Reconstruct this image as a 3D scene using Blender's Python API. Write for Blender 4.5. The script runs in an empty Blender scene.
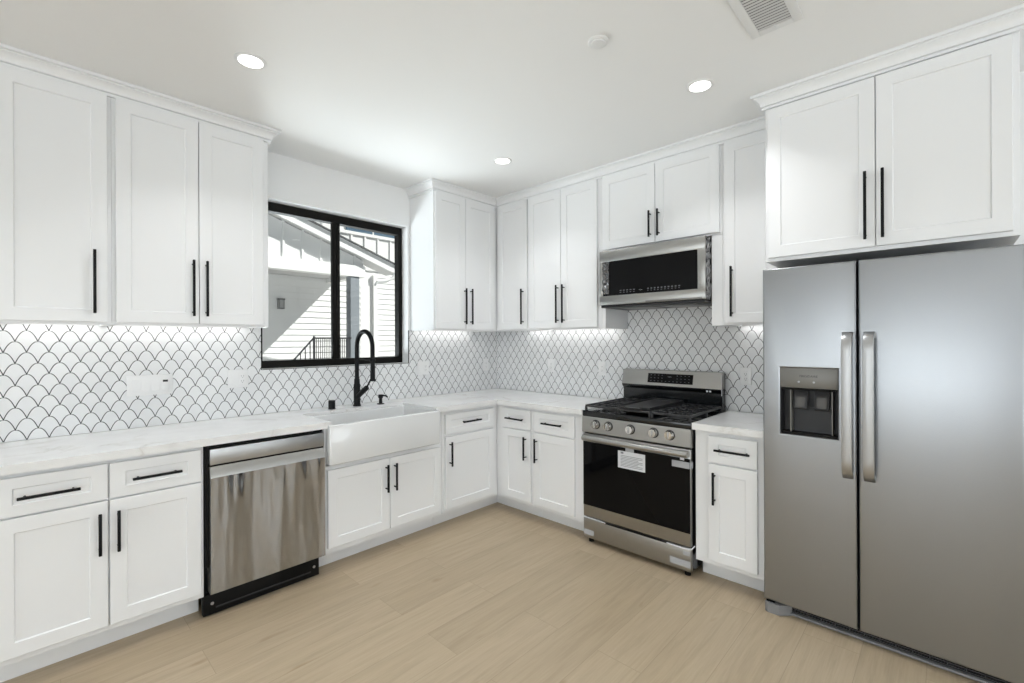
import bpy, bmesh, math, random
from mathutils import Vector, Matrix
random.seed(7)
S = bpy.context.scene
C = S.collection
PI = math.pi

# ------------------------------------------------------------------ camera
cam_data = bpy.data.cameras.new('camera')
cam = bpy.data.objects.new('camera', cam_data); C.objects.link(cam); S.camera = cam
CAM = Vector((-3.3104, -3.3368, 1.3971)); YAW = math.radians(43.3551); FPX = 460.6565
cam_data.sensor_fit = 'HORIZONTAL'; cam_data.sensor_width = 36.0
cam_data.lens = FPX / 1024 * 36.0
cam_data.shift_x = (512 - 512.08) / 1024
cam_data.shift_y = (340.59 - 341.5) / 1024
cam_data.clip_start = 0.02; cam_data.clip_end = 200
cam.location = CAM
fwd = Vector((math.cos(YAW), math.sin(YAW), 0)); rgt = Vector((math.sin(YAW), -math.cos(YAW), 0)); up = Vector((0, 0, 1))
ROLL = 0.0044
r2 = rgt * math.cos(ROLL) - up * math.sin(ROLL); u2 = up * math.cos(ROLL) + rgt * math.sin(ROLL)
cam.rotation_euler = Matrix((r2, u2, -fwd)).transposed().to_euler()

# ------------------------------------------------------------------ view, world, sun, added fill lamps
S.view_settings.view_transform = 'Standard'; S.view_settings.look = 'None'
S.view_settings.exposure = 0.0; S.view_settings.gamma = 1.0; S.view_settings.use_curve_mapping = False
W = bpy.data.worlds.new('world'); S.world = W; W.use_nodes = True
bg = W.node_tree.nodes['Background']; bg.inputs[0].default_value = (0.66, 0.83, 1.0, 1); bg.inputs[1].default_value = 0.15
sd = bpy.data.lights.new('sun', 'SUN'); sd.energy = 9.4; sd.angle = math.radians(0.6); sd.color = (1.0, 0.97, 0.92)
sun = bpy.data.objects.new('sun', sd); C.objects.link(sun)
sun.rotation_euler = Vector((-1.0, 0.55, -1.045)).to_track_quat('-Z', 'Y').to_euler()

def area(name, loc, direction, sx, sy, power, color=(1, 1, 1)):
    l = bpy.data.lights.new(name, 'AREA'); l.shape = 'RECTANGLE'; l.size = sx; l.size_y = sy; l.energy = power; l.color = color
    o = bpy.data.objects.new(name, l); C.objects.link(o); o.location = loc
    o.rotation_euler = Vector(direction).to_track_quat('-Z', 'Y').to_euler()
    return o
XL, YF, ZC = -10.4, -7.0, 2.685          # far ends of the open-plan room, ceiling height
area('fill_left', (XL + 0.12, -2.9, 1.35), (1, 0, 1.3), 4.6, 2.1, 212, (0.88, 0.95, 1.0))  # three unseen fill lamps added for assumed windows behind the camera
area('fill_front', (-4.6, YF + 0.12, 1.35), (0, 1, 1.5), 4.2, 2.1, 165, (0.88, 0.95, 1.0))
area('fill_front_small', (-0.9, YF + 0.12, 1.35), (0, 1, 0.2), 1.0, 2.1, 26, (0.88, 0.95, 1.0))
area('bounce_fill', (-2.9, 2.6, 0.36), (0.2, -0.8, 1.0), 6.0, 1.4, 410, (0.90, 0.96, 1.0))
area('bounce_fill_near', (-2.2, 1.2, 0.36), (0.0, -0.7, 1.0), 5.0, 1.2, 12, (0.90, 0.96, 1.0))   # two unseen lamps added below the sill, standing in for sunlit ground

# ------------------------------------------------------------------ materials
def new_mat(name):
    m = bpy.data.materials.new(name); m.use_nodes = True
    return m, m.node_tree, m.node_tree.nodes['Principled BSDF']
def mat(name, col, rough=0.5, metal=0.0, coat=0.0, spec=0.5, bump=None, aniso=0.0):
    m, t, p = new_mat(name)
    p.inputs['Base Color'].default_value = (*col, 1); p.inputs['Roughness'].default_value = rough
    p.inputs['Metallic'].default_value = metal; p.inputs['Coat Weight'].default_value = coat
    p.inputs['Coat Roughness'].default_value = 0.08
    p.inputs['Specular IOR Level'].default_value = spec; p.inputs['Anisotropic'].default_value = aniso
    if bump:
        sc, st, dist = bump
        tc = t.nodes.new('ShaderNodeTexCoord'); mp = t.nodes.new('ShaderNodeMapping'); n = t.nodes.new('ShaderNodeTexNoise'); b = t.nodes.new('ShaderNodeBump')
        mp.inputs['Scale'].default_value = sc if isinstance(sc, tuple) else (sc, sc, sc)
        n.inputs['Scale'].default_value = 1.0; n.inputs['Detail'].default_value = 3
        b.inputs['Strength'].default_value = st; b.inputs['Distance'].default_value = dist
        L = t.links.new; L(tc.outputs['Object'], mp.inputs[0]); L(mp.outputs[0], n.inputs['Vector']); L(n.outputs[0], b.inputs['Height']); L(b.outputs[0], p.inputs['Normal'])
    return m
def emit(name, col, s):
    m, t, p = new_mat(name); p.inputs['Base Color'].default_value = (0, 0, 0, 1)
    p.inputs['Emission Color'].default_value = (*col, 1); p.inputs['Emission Strength'].default_value = s
    return m
M = {}
M['paint'] = mat('ceiling_paint', (0.90, 0.90, 0.89), 0.65)
M['wall'] = mat('wall_paint', (0.89, 0.892, 0.89), 0.6)
M['cab'] = mat('cabinet_lacquer', (0.86, 0.864, 0.868), 0.33)
M['black'] = mat('matte_black_metal', (0.006, 0.006, 0.007), 0.45, spec=0.18)
M['blackgloss'] = mat('black_enamel', (0.006, 0.007, 0.008), 0.12, spec=0.5)
M['blackplastic'] = mat('black_plastic', (0.006, 0.006, 0.006), 0.5, spec=0.15)
M['iron'] = mat('cast_iron', (0.022, 0.022, 0.024), 0.42, spec=0.45, bump=(180, 0.2, 0.001))
M['glass_black'] = mat('black_glass', (0.004, 0.004, 0.0045), 0.05, spec=0.14)
M['steel'] = mat('brushed_steel', (0.385, 0.38, 0.365), 0.34, 1.0, aniso=0.5, bump=((2, 2, 260), 0.05, 0.0006))
M['steelwavy'] = mat('polished_panel_steel', (0.43, 0.445, 0.47), 0.10, 1.0, bump=((3.2, 3.2, 0.42), 1.0, 0.20))
M['steelfr'] = mat('satin_steel_door', (0.355, 0.368, 0.385), 0.30, 1.0, bump=((220, 220, 220), 0.22, 0.0012))
M['steelhi'] = mat('bright_steel', (0.46, 0.465, 0.47), 0.38, 1.0)
M['chrome'] = mat('polished_knob_steel', (0.75, 0.74, 0.72), 0.12, 1.0)
M['darkgrey'] = mat('dark_grey_plastic', (0.028, 0.028, 0.03), 0.4, spec=0.3)
M['slatgrey'] = mat('grille_slat_grey', (0.075, 0.075, 0.08), 0.4)
M['midgrey'] = mat('mid_grey_plastic', (0.23, 0.23, 0.235), 0.4)
M['panelgrey'] = mat('warm_grey_panel', (0.19, 0.185, 0.172), 0.35, 0.3)
M['sink'] = mat('white_fireclay', (0.76, 0.765, 0.765), 0.12, coat=0.4)
M['plate'] = mat('white_cover_plate', (0.86, 0.86, 0.86), 0.3)
M['paper'] = mat('sticker_paper', (0.75, 0.76, 0.78), 0.6)
M['ink'] = mat('printed_ink', (0.25, 0.26, 0.28), 0.6)
M['inkblack'] = mat('black_ink', (0.02, 0.02, 0.02), 0.5)
M['legend'] = mat('white_legend', (0.45, 0.47, 0.5), 0.5)
M['dimlegend'] = mat('dim_legend', (0.13, 0.135, 0.15), 0.5)
M['tape'] = mat('shipping_tape', (0.45, 0.46, 0.48), 0.25)
M['film'] = mat('wrinkled_protective_film', (0.05, 0.05, 0.052), 0.15, spec=1.0, coat=1.0)
M['bronze'] = mat('black_window_frame', (0.007, 0.0065, 0.0055), 0.5, spec=0.15)
M['grille'] = mat('vent_white', (0.8, 0.8, 0.79), 0.5)
M['ventdark'] = mat('vent_inside', (0.10, 0.10, 0.10), 0.8)
M['slat'] = mat('vent_slat_grey', (0.62, 0.62, 0.62), 0.5)
M['lamp'] = emit('downlight_lens', (1.0, 0.98, 0.95), 4.0)
M['siding'] = mat('white_siding', (0.80, 0.80, 0.79), 0.7)
M['siding_trim'] = mat('white_house_trim', (0.82, 0.82, 0.81), 0.6)
M['shadegrey'] = mat('blue_grey_shade', (0.24, 0.265, 0.29), 0.6)  # porch column: its shaded look is put into the colour
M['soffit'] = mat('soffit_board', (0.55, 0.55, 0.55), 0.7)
M['shingle'] = mat('dark_shingle', (0.05, 0.05, 0.055), 0.8, bump=(40, 0.5, 0.01))
M['winglass'] = mat('house_window_glass', (0.10, 0.16, 0.22), 0.05)
M['concrete'] = mat('pale_concrete', (0.30, 0.295, 0.285), 0.85)
M['rail'] = mat('dark_rail_metal', (0.03, 0.03, 0.035), 0.5)
M['lanternglass'] = mat('lantern_glass', (0.35, 0.35, 0.34), 0.2)

def pane_mat():
    m = bpy.data.materials.new('clear_pane'); m.use_nodes = True; t = m.node_tree; t.nodes.clear()
    o = t.nodes.new('ShaderNodeOutputMaterial'); mx = t.nodes.new('ShaderNodeMixShader'); a = t.nodes.new('ShaderNodeBsdfTransparent'); g = t.nodes.new('ShaderNodeBsdfGlossy')
    a.inputs[0].default_value = (0.95, 0.97, 0.97, 1); g.inputs['Roughness'].default_value = 0.02; mx.inputs[0].default_value = 0.035
    t.links.new(a.outputs[0], mx.inputs[1]); t.links.new(g.outputs[0], mx.inputs[2]); t.links.new(mx.outputs[0], o.inputs[0])
    return m
M['pane'] = pane_mat()

class N:                                   # tiny node helper
    def __init__(s, t): s.t = t
    def math(s, op, a, b=None, c=None):
        n = s.t.nodes.new('ShaderNodeMath'); n.operation = op
        for i, v in enumerate((a, b, c)):
            if v is None: continue
            if isinstance(v, (int, float)): n.inputs[i].default_value = v
            else: s.t.links.new(v, n.inputs[i])
        return n.outputs[0]
    def mix(s, f, a, b):
        n = s.t.nodes.new('ShaderNodeMix'); n.data_type = 'RGBA'
        for i, v in ((0, f), (6, a), (7, b)):
            if isinstance(v, (int, float)): n.inputs[i].default_value = v
            elif isinstance(v, tuple): n.inputs[i].default_value = (*v, 1)
            else: s.t.links.new(v, n.inputs[i])
        return n.outputs[2]
    def ramp(s, f, stops):
        n = s.t.nodes.new('ShaderNodeValToRGB'); s.t.links.new(f, n.inputs[0])
        e = n.color_ramp.elements
        while len(e) < len(stops): e.new(0.5)
        for k, (p, c) in zip(e, stops): k.position = p; k.color = (*c, 1) if isinstance(c, tuple) else (c, c, c, 1)
        return n.outputs[0]
    def noise(s, vec, scale, detail=4, rough=0.5, dist=0.0):
        n = s.t.nodes.new('ShaderNodeTexNoise'); s.t.links.new(vec, n.inputs['Vector'])
        n.inputs['Scale'].default_value = scale; n.inputs['Detail'].default_value = detail; n.inputs['Roughness'].default_value = rough; n.inputs['Distortion'].default_value = dist
        return n.outputs[0]
    def mapping(s, vec, scale=(1, 1, 1), loc=(0, 0, 0)):
        n = s.t.nodes.new('ShaderNodeMapping'); s.t.links.new(vec, n.inputs[0]); n.inputs['Scale'].default_value = scale; n.inputs['Location'].default_value = loc
        return n.outputs[0]

def scale_tile(name, axis, phase, base=0.913, p=0.0785, h=0.0544, line=0.0036):
    """fish-scale tile: domes in rows, each row shifted half a tile, dark grout"""
    m, t, b = new_mat(name); n = N(t)
    geo = t.nodes.new('ShaderNodeNewGeometry'); sp = t.nodes.new('ShaderNodeSeparateXYZ'); t.links.new(geo.outputs['Position'], sp.inputs[0])
    a = sp.outputs[axis]; z = n.math('SUBTRACT', sp.outputs[2], base)
    k = n.math('FLOOR', n.math('DIVIDE', z, h)); zl = n.math('SUBTRACT', z, n.math('MULTIPLY', k, h))
    par = n.math('FLOORED_MODULO', k, 2.0)
    x = n.math('ADD', n.math('SUBTRACT', a, phase), n.math('MULTIPLY', par, p / 2))
    xl = n.math('SUBTRACT', n.math('FLOORED_MODULO', x, p), p / 2)
    tt = n.math('DIVIDE', n.math('ABSOLUTE', xl), p / 2)
    curve = n.math('MULTIPLY', n.math('SUBTRACT', 1.0, n.math('POWER', tt, 2.25)), h)
    slope = n.math('MULTIPLY', n.math('POWER', tt, 1.25), 2.25 * h / (p / 2))
    den = n.math('SQRT', n.math('ADD', n.math('MULTIPLY', slope, slope), 1.0))
    sdist = n.math('DIVIDE', n.math('SUBTRACT', zl, curve), den)
    dist = n.math('ABSOLUTE', sdist)
    mask = n.math('DIVIDE', n.math('SUBTRACT', line * 0.5 + 0.0004, dist), 0.0008); mask.node.use_clamp = True
    above = n.math('GREATER_THAN', sdist, 0.0)                       # tile id: this row's tile or the one above
    row = n.math('ADD', k, above)
    par2 = n.math('FLOORED_MODULO', row, 2.0)
    col = n.math('FLOOR', n.math('DIVIDE', n.math('ADD', n.math('SUBTRACT', a, phase), n.math('MULTIPLY', par2, p / 2)), p))
    wn = t.nodes.new('ShaderNodeTexWhiteNoise'); wn.noise_dimensions = '2D'
    cmb = t.nodes.new('ShaderNodeCombineXYZ'); t.links.new(col, cmb.inputs[0]); t.links.new(row, cmb.inputs[1]); t.links.new(cmb.outputs[0], wn.inputs['Vector'])
    tile = n.mix(wn.outputs[0], (0.80, 0.807, 0.815), (0.86, 0.865, 0.87))
    colr = n.mix(mask, tile, (0.006, 0.007, 0.009))
    t.links.new(colr, b.inputs['Base Color'])
    t.links.new(n.math('ADD', 0.22, n.math('MULTIPLY', mask, 0.5)), b.inputs['Roughness'])
    nz = n.noise(geo.outputs['Position'], 45, 2)
    hgt = n.math('SUBTRACT', n.math('MULTIPLY', nz, 0.25), mask)
    bp = t.nodes.new('ShaderNodeBump'); bp.inputs['Strength'].default_value = 0.35; bp.inputs['Distance'].default_value = 0.0015
    t.links.new(hgt, bp.inputs['Height']); t.links.new(bp.outputs[0], b.inputs['Normal'])
    return m
M['tile_x'] = scale_tile('scale_tile_window_wall', 0, -3.381)
M['tile_y'] = scale_tile('scale_tile_range_wall', 1, -2.320)

def floor_mat():
    m, t, b = new_mat('light_oak_planks'); n = N(t)
    tc = t.nodes.new('ShaderNodeTexCoord'); P = tc.outputs['Object']
    br = t.nodes.new('ShaderNodeTexBrick'); t.links.new(n.mapping(P, loc=(0.32, 0.0075, 0)), br.inputs['Vector'])
    br.inputs['Scale'].default_value = 1.0; br.inputs['Brick Width'].default_value = 1.22; br.inputs['Row Height'].default_value = 0.2175
    br.inputs['Mortar Size'].default_value = 0.0012; br.inputs['Mortar Smooth'].default_value = 0.2; br.offset = 0.37; br.offset_frequency = 2
    br.inputs['Color1'].default_value = (0, 0, 0, 1); br.inputs['Color2'].default_value = (1, 1, 1, 1); br.inputs['Mortar'].default_value = (0.5, 0.5, 0.5, 1)
    idv = br.outputs['Color']
    cmb = t.nodes.new('ShaderNodeVectorMath'); cmb.operation = 'MULTIPLY_ADD'
    t.links.new(idv, cmb.inputs[0]); cmb.inputs[1].default_value = (9.3, 3.1, 5.7); t.links.new(P, cmb.inputs[2])
    v = cmb.outputs[0]
    g1 = n.noise(n.mapping(v, (1.2, 16, 1)), 1.6, 6, 0.6, 0.6)
    g2 = n.noise(n.mapping(v, (4.0, 90, 1)), 1.4, 3, 0.6)
    kn = n.noise(n.mapping(v, (2.2, 7, 1)), 1.5, 2, 0.5)
    base = n.ramp(g1, [(0.25, (0.41, 0.325, 0.222)), (0.5, (0.475, 0.38, 0.264)), (0.78, (0.515, 0.42, 0.297))])
    fine = n.ramp(g2, [(0.3, (0.92, 0.91, 0.89)), (0.65, (1.0, 1.0, 1.0))])
    mul = t.nodes.new('ShaderNodeMix'); mul.data_type = 'RGBA'; mul.blend_type = 'MULTIPLY'; mul.inputs[0].default_value = 1.0
    t.links.new(base, mul.inputs[6]); t.links.new(fine, mul.inputs[7])
    knot = n.ramp(kn, [(0.70, (1, 1, 1)), (0.80, (0.80, 0.74, 0.66))])
    mul2 = t.nodes.new('ShaderNodeMix'); mul2.data_type = 'RGBA'; mul2.blend_type = 'MULTIPLY'; mul2.inputs[0].default_value = 1.0
    t.links.new(mul.outputs[2], mul2.inputs[6]); t.links.new(knot, mul2.inputs[7])
    tint = n.ramp(idv, [(0.0, (0.93, 0.92, 0.90)), (1.0, (1.05, 1.05, 1.05))])
    mul3 = t.nodes.new('ShaderNodeMix'); mul3.data_type = 'RGBA'; mul3.blend_type = 'MULTIPLY'; mul3.inputs[0].default_value = 1.0
    t.links.new(mul2.outputs[2], mul3.inputs[6]); t.links.new(tint, mul3.inputs[7])
    out = n.mix(n.math('MULTIPLY', br.outputs['Fac'], 0.4), mul3.outputs[2], (0.20, 0.14, 0.085))
    t.links.new(out, b.inputs['Base Color']); b.inputs['Roughness'].default_value = 0.42
    bp = t.nodes.new('ShaderNodeBump'); bp.inputs['Strength'].default_value = 0.12; bp.inputs['Distance'].default_value = 0.002
    t.links.new(g2, bp.inputs['Height']); t.links.new(bp.outputs[0], b.inputs['Normal'])
    return m
M['floor'] = floor_mat()

def quartz():
    m, t, b = new_mat('veined_white_quartz'); n = N(t)
    geo = t.nodes.new('ShaderNodeNewGeometry'); P = geo.outputs['Position']
    w = n.noise(n.mapping(P, (1.0, 1.7, 1.2)), 1.7, 6, 0.6, 0.8)
    v1 = n.math('ABSOLUTE', n.math('SUBTRACT', w, 0.5))
    vein = n.ramp(v1, [(0.0, 1.0), (0.012, 0.35), (0.035, 0.0)])
    br = n.ramp(n.noise(P, 2.6, 3), [(0.45, 0.0), (0.62, 1.0)])
    fac = n.math('MULTIPLY', vein, br)
    cloud = n.ramp(n.noise(P, 5, 5, 0.6), [(0.35, (0.80, 0.80, 0.795)), (0.65, (0.86, 0.86, 0.855))])
    c = n.mix(n.math('MULTIPLY', fac, 0.5), cloud, (0.50, 0.46, 0.40))
    t.links.new(c, b.inputs['Base Color']); b.inputs['Roughness'].default_value = 0.14
    return m
M['quartz'] = quartz()

# ------------------------------------------------------------------ mesh helpers
class MB:
    def __init__(s): s.bm = bmesh.new(); s.mi = 0
    def _add(s, verts, faces):
        vs = [s.bm.verts.new(v) for v in verts]
        fs = []
        for f in faces:
            try: fs.append(s.bm.faces.new([vs[i] for i in f]))
            except ValueError: pass
        for f in fs: f.material_index = s.mi
        return vs, fs
    def box(s, x0, x1, y0, y1, z0, z1, bev=0.0, seg=2):
        x0, x1 = min(x0, x1), max(x0, x1); y0, y1 = min(y0, y1), max(y0, y1); z0, z1 = min(z0, z1), max(z0, z1)
        vs, fs = s._add([(x0,y0,z0),(x1,y0,z0),(x1,y1,z0),(x0,y1,z0),(x0,y0,z1),(x1,y0,z1),(x1,y1,z1),(x0,y1,z1)],
                        [(3,2,1,0),(4,5,6,7),(0,1,5,4),(1,2,6,5),(2,3,7,6),(3,0,4,7)])
        if bev > 0:
            es = set(e for f in fs for e in f.edges)
            r = bmesh.ops.bevel(s.bm, geom=list(es), offset=bev, segments=seg, profile=0.5, affect='EDGES')
            for f in r['faces']: f.material_index = s.mi
        return s
    def tube(s, pts, r, seg=12, cap=True):
        pts = [Vector(p) for p in pts]; rings = []
        R = r if isinstance(r, (list, tuple)) else [r] * len(pts)
        t0 = (pts[1] - pts[0]).normalized(); ref = Vector((0, 0, 1)) if abs(t0.z) < 0.9 else Vector((1, 0, 0))
        nrm = t0.cross(ref).normalized()
        for i, p in enumerate(pts):
            t = ((pts[min(i + 1, len(pts) - 1)] - p).normalized() + (p - pts[max(i - 1, 0)]).normalized()).normalized()
            nrm = (nrm - t * nrm.dot(t)).normalized(); bn = t.cross(nrm)
            rings.append([s.bm.verts.new(p + (nrm * math.cos(a) + bn * math.sin(a)) * R[i]) for a in [2 * PI * k / seg for k in range(seg)]])
        for a, b in zip(rings, rings[1:]):
            for k in range(seg):
                f = s.bm.faces.new((a[k], a[(k + 1) % seg], b[(k + 1) % seg], b[k])); f.material_index = s.mi
        if cap:
            for rg in (rings[0][::-1], rings[-1]):
                f = s.bm.faces.new(rg); f.material_index = s.mi
        return s
    def lathe(s, prof, origin, axis, seg=24):
        """prof: (radius, height along axis) pairs"""
        o = Vector(origin); ax = Vector(axis).normalized(); ref = Vector((0, 0, 1)) if abs(ax.z) < 0.9 else Vector((1, 0, 0))
        e1 = ax.cross(ref).normalized(); e2 = ax.cross(e1); rings = []
        for r, h in prof:
            if r <= 1e-6: rings.append([s.bm.verts.new(o + ax * h)])
            else: rings.append([s.bm.verts.new(o + ax * h + (e1 * math.cos(a) + e2 * math.sin(a)) * r) for a in [2 * PI * k / seg for k in range(seg)]])
        for a, b in zip(rings, rings[1:]):
            for k in range(seg):
                q = [a[k % len(a)], a[(k + 1) % len(a)], b[(k + 1) % len(b)], b[k % len(b)]]
                u = list(dict.fromkeys(q))
                if len(u) >= 3:
                    try: s.bm.faces.new(u).material_index = s.mi
                    except ValueError: pass
        return s
    def prism(s, poly, fn0, fn1):
        """poly: 2D points, fn0 / fn1 map a point to the two end caps"""
        a = [s.bm.verts.new(fn0(*p)) for p in poly]; b = [s.bm.verts.new(fn1(*p)) for p in poly]; n = len(poly)
        fs = [s.bm.faces.new(a), s.bm.faces.new(b[::-1])] + [s.bm.faces.new((a[i], b[i], b[(i + 1) % n], a[(i + 1) % n])) for i in range(n)]
        for f in fs: f.material_index = s.mi
        return s
    def sweep(s, prof, path, side=1, closed_caps=True):
        """prof: (outward offset, z) points; path: 2D points; mitred"""
        P = [Vector(p) for p in path]; cols = []
        for i, p in enumerate(P):
            d0 = (P[i] - P[i - 1]).normalized() if i > 0 else None
            d1 = (P[i + 1] - P[i]).normalized() if i < len(P) - 1 else None
            n0 = Vector((-d0.y, d0.x)) * side if d0 else None; n1 = Vector((-d1.y, d1.x)) * side if d1 else None
            if n0 is None: mt = n1
            elif n1 is None: mt = n0
            else: mt = (n0 + n1) / (1 + n0.dot(n1))
            cols.append([s.bm.verts.new((p.x + mt.x * o, p.y + mt.y * o, z)) for o, z in prof])
        n = len(prof)
        for a, b in zip(cols, cols[1:]):
            for k in range(n): s.bm.faces.new((a[k], a[(k + 1) % n], b[(k + 1) % n], b[k])).material_index = s.mi
        s.bm.faces.new(cols[0][::-1]); s.bm.faces.new(cols[-1])
        return s
    def xf(s, fn):
        for v in s.bm.verts: v.co = Vector(fn(*v.co))
        return s
    def build(s, name, mats, parent=None, smooth=35):
        bmesh.ops.recalc_face_normals(s.bm, faces=s.bm.faces[:])
        me = bpy.data.meshes.new(name)
        o = bpy.data.objects.new(name, me); C.objects.link(o)
        off = Vector((0, 0, 0)); q = parent
        while q: off += q.location; q = q.parent
        if parent: o.parent = parent; bmesh.ops.translate(s.bm, verts=s.bm.verts[:], vec=-off)
        s.bm.to_mesh(me); s.bm.free()
        for m in (mats if isinstance(mats, (list, tuple)) else [mats]): me.materials.append(m)
        if smooth:
            for p in me.polygons: p.use_smooth = True
            me.set_sharp_from_angle(angle=math.radians(smooth))
        return o
def tag(o, label=None, cat=None, group=None, kind=None):
    if label: o['label'] = label
    if cat: o['category'] = cat
    if group: o['group'] = group
    if kind: o['kind'] = kind
    return o
def thing(name, loc, label, cat, group=None):
    o = bpy.data.objects.new(name, None); C.objects.link(o); o.location = loc; o.empty_display_size = 0.1
    return tag(o, label, cat, group)
def struct(name, mb, m, label, cat, parent=None, smooth=35):
    o = mb.build(name, m, parent, smooth); 
    if parent is None: tag(o, label, cat, None, 'structure')
    return o
def text(name, body, size, m, parent, place, depth=0.0006):
    cu = bpy.data.curves.new('text_curve', 'FONT'); cu.body = body; cu.size = size; cu.extrude = depth; cu.align_x = 'CENTER'; cu.align_y = 'CENTER'
    ob = bpy.data.objects.new('text_tmp', cu); C.objects.link(ob)
    me = bpy.data.meshes.new_from_object(ob.evaluated_get(bpy.context.evaluated_depsgraph_get()))
    bpy.data.objects.remove(ob); bpy.data.curves.remove(cu)
    b = MB(); b.bm.from_mesh(me); bpy.data.meshes.remove(me); b.xf(place)
    return b.build(name, m, parent, 0)

def film(fn, u0, u1, v0, v1, nu, nv, amp, name, m, parent, seed=1):
    rnd = random.Random(seed); b = MB(); G = []
    for i in range(nu + 1):
        G.append([b.bm.verts.new(fn(u0 + (u1 - u0) * (i + (rnd.uniform(-.35, .35) if 0 < i < nu else 0)) / nu, v0 + (v1 - v0) * (j + (rnd.uniform(-.35, .35) if 0 < j < nv else 0)) / nv, rnd.uniform(0.0005, amp))) for j in range(nv + 1)])
    for i in range(nu):
        for j in range(nv):
            q = (G[i][j], G[i + 1][j], G[i + 1][j + 1], G[i][j + 1])
            for t in ((0, 1, 2), (0, 2, 3)): b.bm.faces.new([q[k] for k in t])
    o = b.build(name, m, parent, 0); return o

# ------------------------------------------------------------------ room shell
WX0, WX1, WZ0, WZ1 = -2.222, -1.067, 1.212, 2.37     # window opening
struct('floor', MB().box(XL, 0.2, YF, 0.2, -0.12, 0), M['floor'], 'light oak plank floor running along the window wall', 'floor')
struct('ceiling', MB().box(XL, 0.2, YF, 0.2, ZC, ZC + 0.15), M['paint'], 'smooth off-white ceiling', 'ceiling')
b = MB(); b.box(XL, WX0, 0, 0.16, 0, ZC).box(WX1, 0.16, 0, 0.16, 0, ZC).box(WX0, WX1, 0, 0.16, 0, WZ0).box(WX0, WX1, 0, 0.16, WZ1, ZC)
struct('wall_back', b, M['wall'], 'white wall with the black framed window', 'wall')
struct('wall_right', MB().box(0, 0.16, YF, 0, 0, ZC), M['wall'], 'white wall behind the range and refrigerator', 'wall')
struct('wall_left', MB().box(XL - 0.16, XL, YF, 0.16, 0, ZC), M['wall'], 'white far wall behind the camera to the left', 'wall')
struct('wall_front', MB().box(XL, 0.16, YF - 0.16, YF, 0, ZC), M['wall'], 'white wall behind the camera', 'wall')

# window: black slider
wr = thing('window_1', (-1.64, 0.1, WZ0), 'black framed two-pane sliding window above the sink', 'window'); wr['kind'] = 'structure'
b = MB(); e = 0.001
b.box(WX0 + e, WX0 + 0.036, 0.085, 0.145, WZ0 + e, WZ1 - e).box(WX1 - 0.036, WX1 - e, 0.085, 0.145, WZ0 + e, WZ1 - e)
b.box(WX0 + 0.036, WX1 - 0.036, 0.085, 0.145, WZ0 + e, WZ0 + 0.052).box(WX0 + 0.036, WX1 - 0.036, 0.085, 0.145, WZ1 - 0.062, WZ1 - e)
b.build('window_frame', M['bronze'], wr, 0)
b = MB(); b.box(-1.688, -1.655, 0.088, 0.116, WZ0 + 0.052, WZ1 - 0.062, 0.003).box(-1.651, -1.622, 0.094, 0.140, WZ0 + 0.052, WZ1 - 0.062, 0.003)
b.build('meeting_rail', M['bronze'], wr, 0)
MB().box(WX0 + 0.036, -1.668, 0.104, 0.108, WZ0 + 0.05, WZ1 - 0.06).build('left_pane', M['pane'], wr, 0)
MB().box(-1.64, WX1 - 0.036, 0.124, 0.128, WZ0 + 0.05, WZ1 - 0.06).build('right_pane', M['pane'], wr, 0)

# backsplash
UB = 1.485
b = MB(); b.box(-3.44, WX0 - 0.004, -0.008, -0.0005, 0.915, UB + 0.003).box(WX0 - 0.004, WX1 + 0.004, -0.008, -0.0005, 0.915, WZ0 - 0.004).box(WX1 + 0.004, -0.009, -0.008, -0.0005, 0.915, UB + 0.003)
s = struct('backsplash', b, M['tile_x'], 'white fish-scale tile backsplash with dark grout under the window', 'backsplash', smooth=0)
b = MB(); b.box(WX0 - 0.004, WX0 - 0.0005, -0.0095, -0.0005, WZ0 - 0.004, UB + 0.003).box(WX1 + 0.0005, WX1 + 0.004, -0.0095, -0.0005, WZ0 - 0.004, UB + 0.003).box(WX0 - 0.0005, WX1 + 0.0005, -0.0095, -0.0005, WZ0 - 0.004, WZ0 - 0.0005)
b.build('tile_edge_trim', M['black'], s, 0)
b = MB(); b.box(-0.008, -0.0005, -1.4865, -0.0005, 0.915, UB + 0.003).box(-0.008, -0.0005, -2.2575, -1.4865, 0.915, 1.66).box(-0.008, -0.0005, -2.639, -2.2575, 0.915, UB + 0.003)
struct('backsplash', b, M['tile_y'], 'white fish-scale tile backsplash with dark grout behind the range', 'backsplash', smooth=0)

# ------------------------------------------------------------------ cabinets (local u along wall, w out of the wall, z up)
def win(u, w, z): return (u, -w, z)          # window wall
def ran(u, w, z): return (-w, u, z)          # range wall
def shaker(u0, u1, z0, z1, w0, st=0.058, th=0.019, rec=0.0065, rail=None):
    u0, u1 = min(u0, u1), max(u0, u1); rl = rail or st
    b = MB(); bm = b.bm; c = 0.0016; ch = 0.004
    def ring(a0, a1, c0, c1, w): return [bm.verts.new(p) for p in ((a0, w, c0), (a1, w, c0), (a1, w, c1), (a0, w, c1))]
    R = [ring(u0, u1, z0, z1, w0), ring(u0, u1, z0, z1, w0 + th - c), ring(u0 + c, u1 - c, z0 + c, z1 - c, w0 + th),
         ring(u0 + st, u1 - st, z0 + rl, z1 - rl, w0 + th), ring(u0 + st + ch, u1 - st - ch, z0 + rl + ch, z1 - rl - ch, w0 + th - rec)]
    for p, q in zip(R, R[1:]):
        for k in range(4): bm.faces.new((p[k], p[(k + 1) % 4], q[(k + 1) % 4], q[k]))
    bm.faces.new(R[0][::-1]); bm.faces.new(R[-1])
    return b
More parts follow.
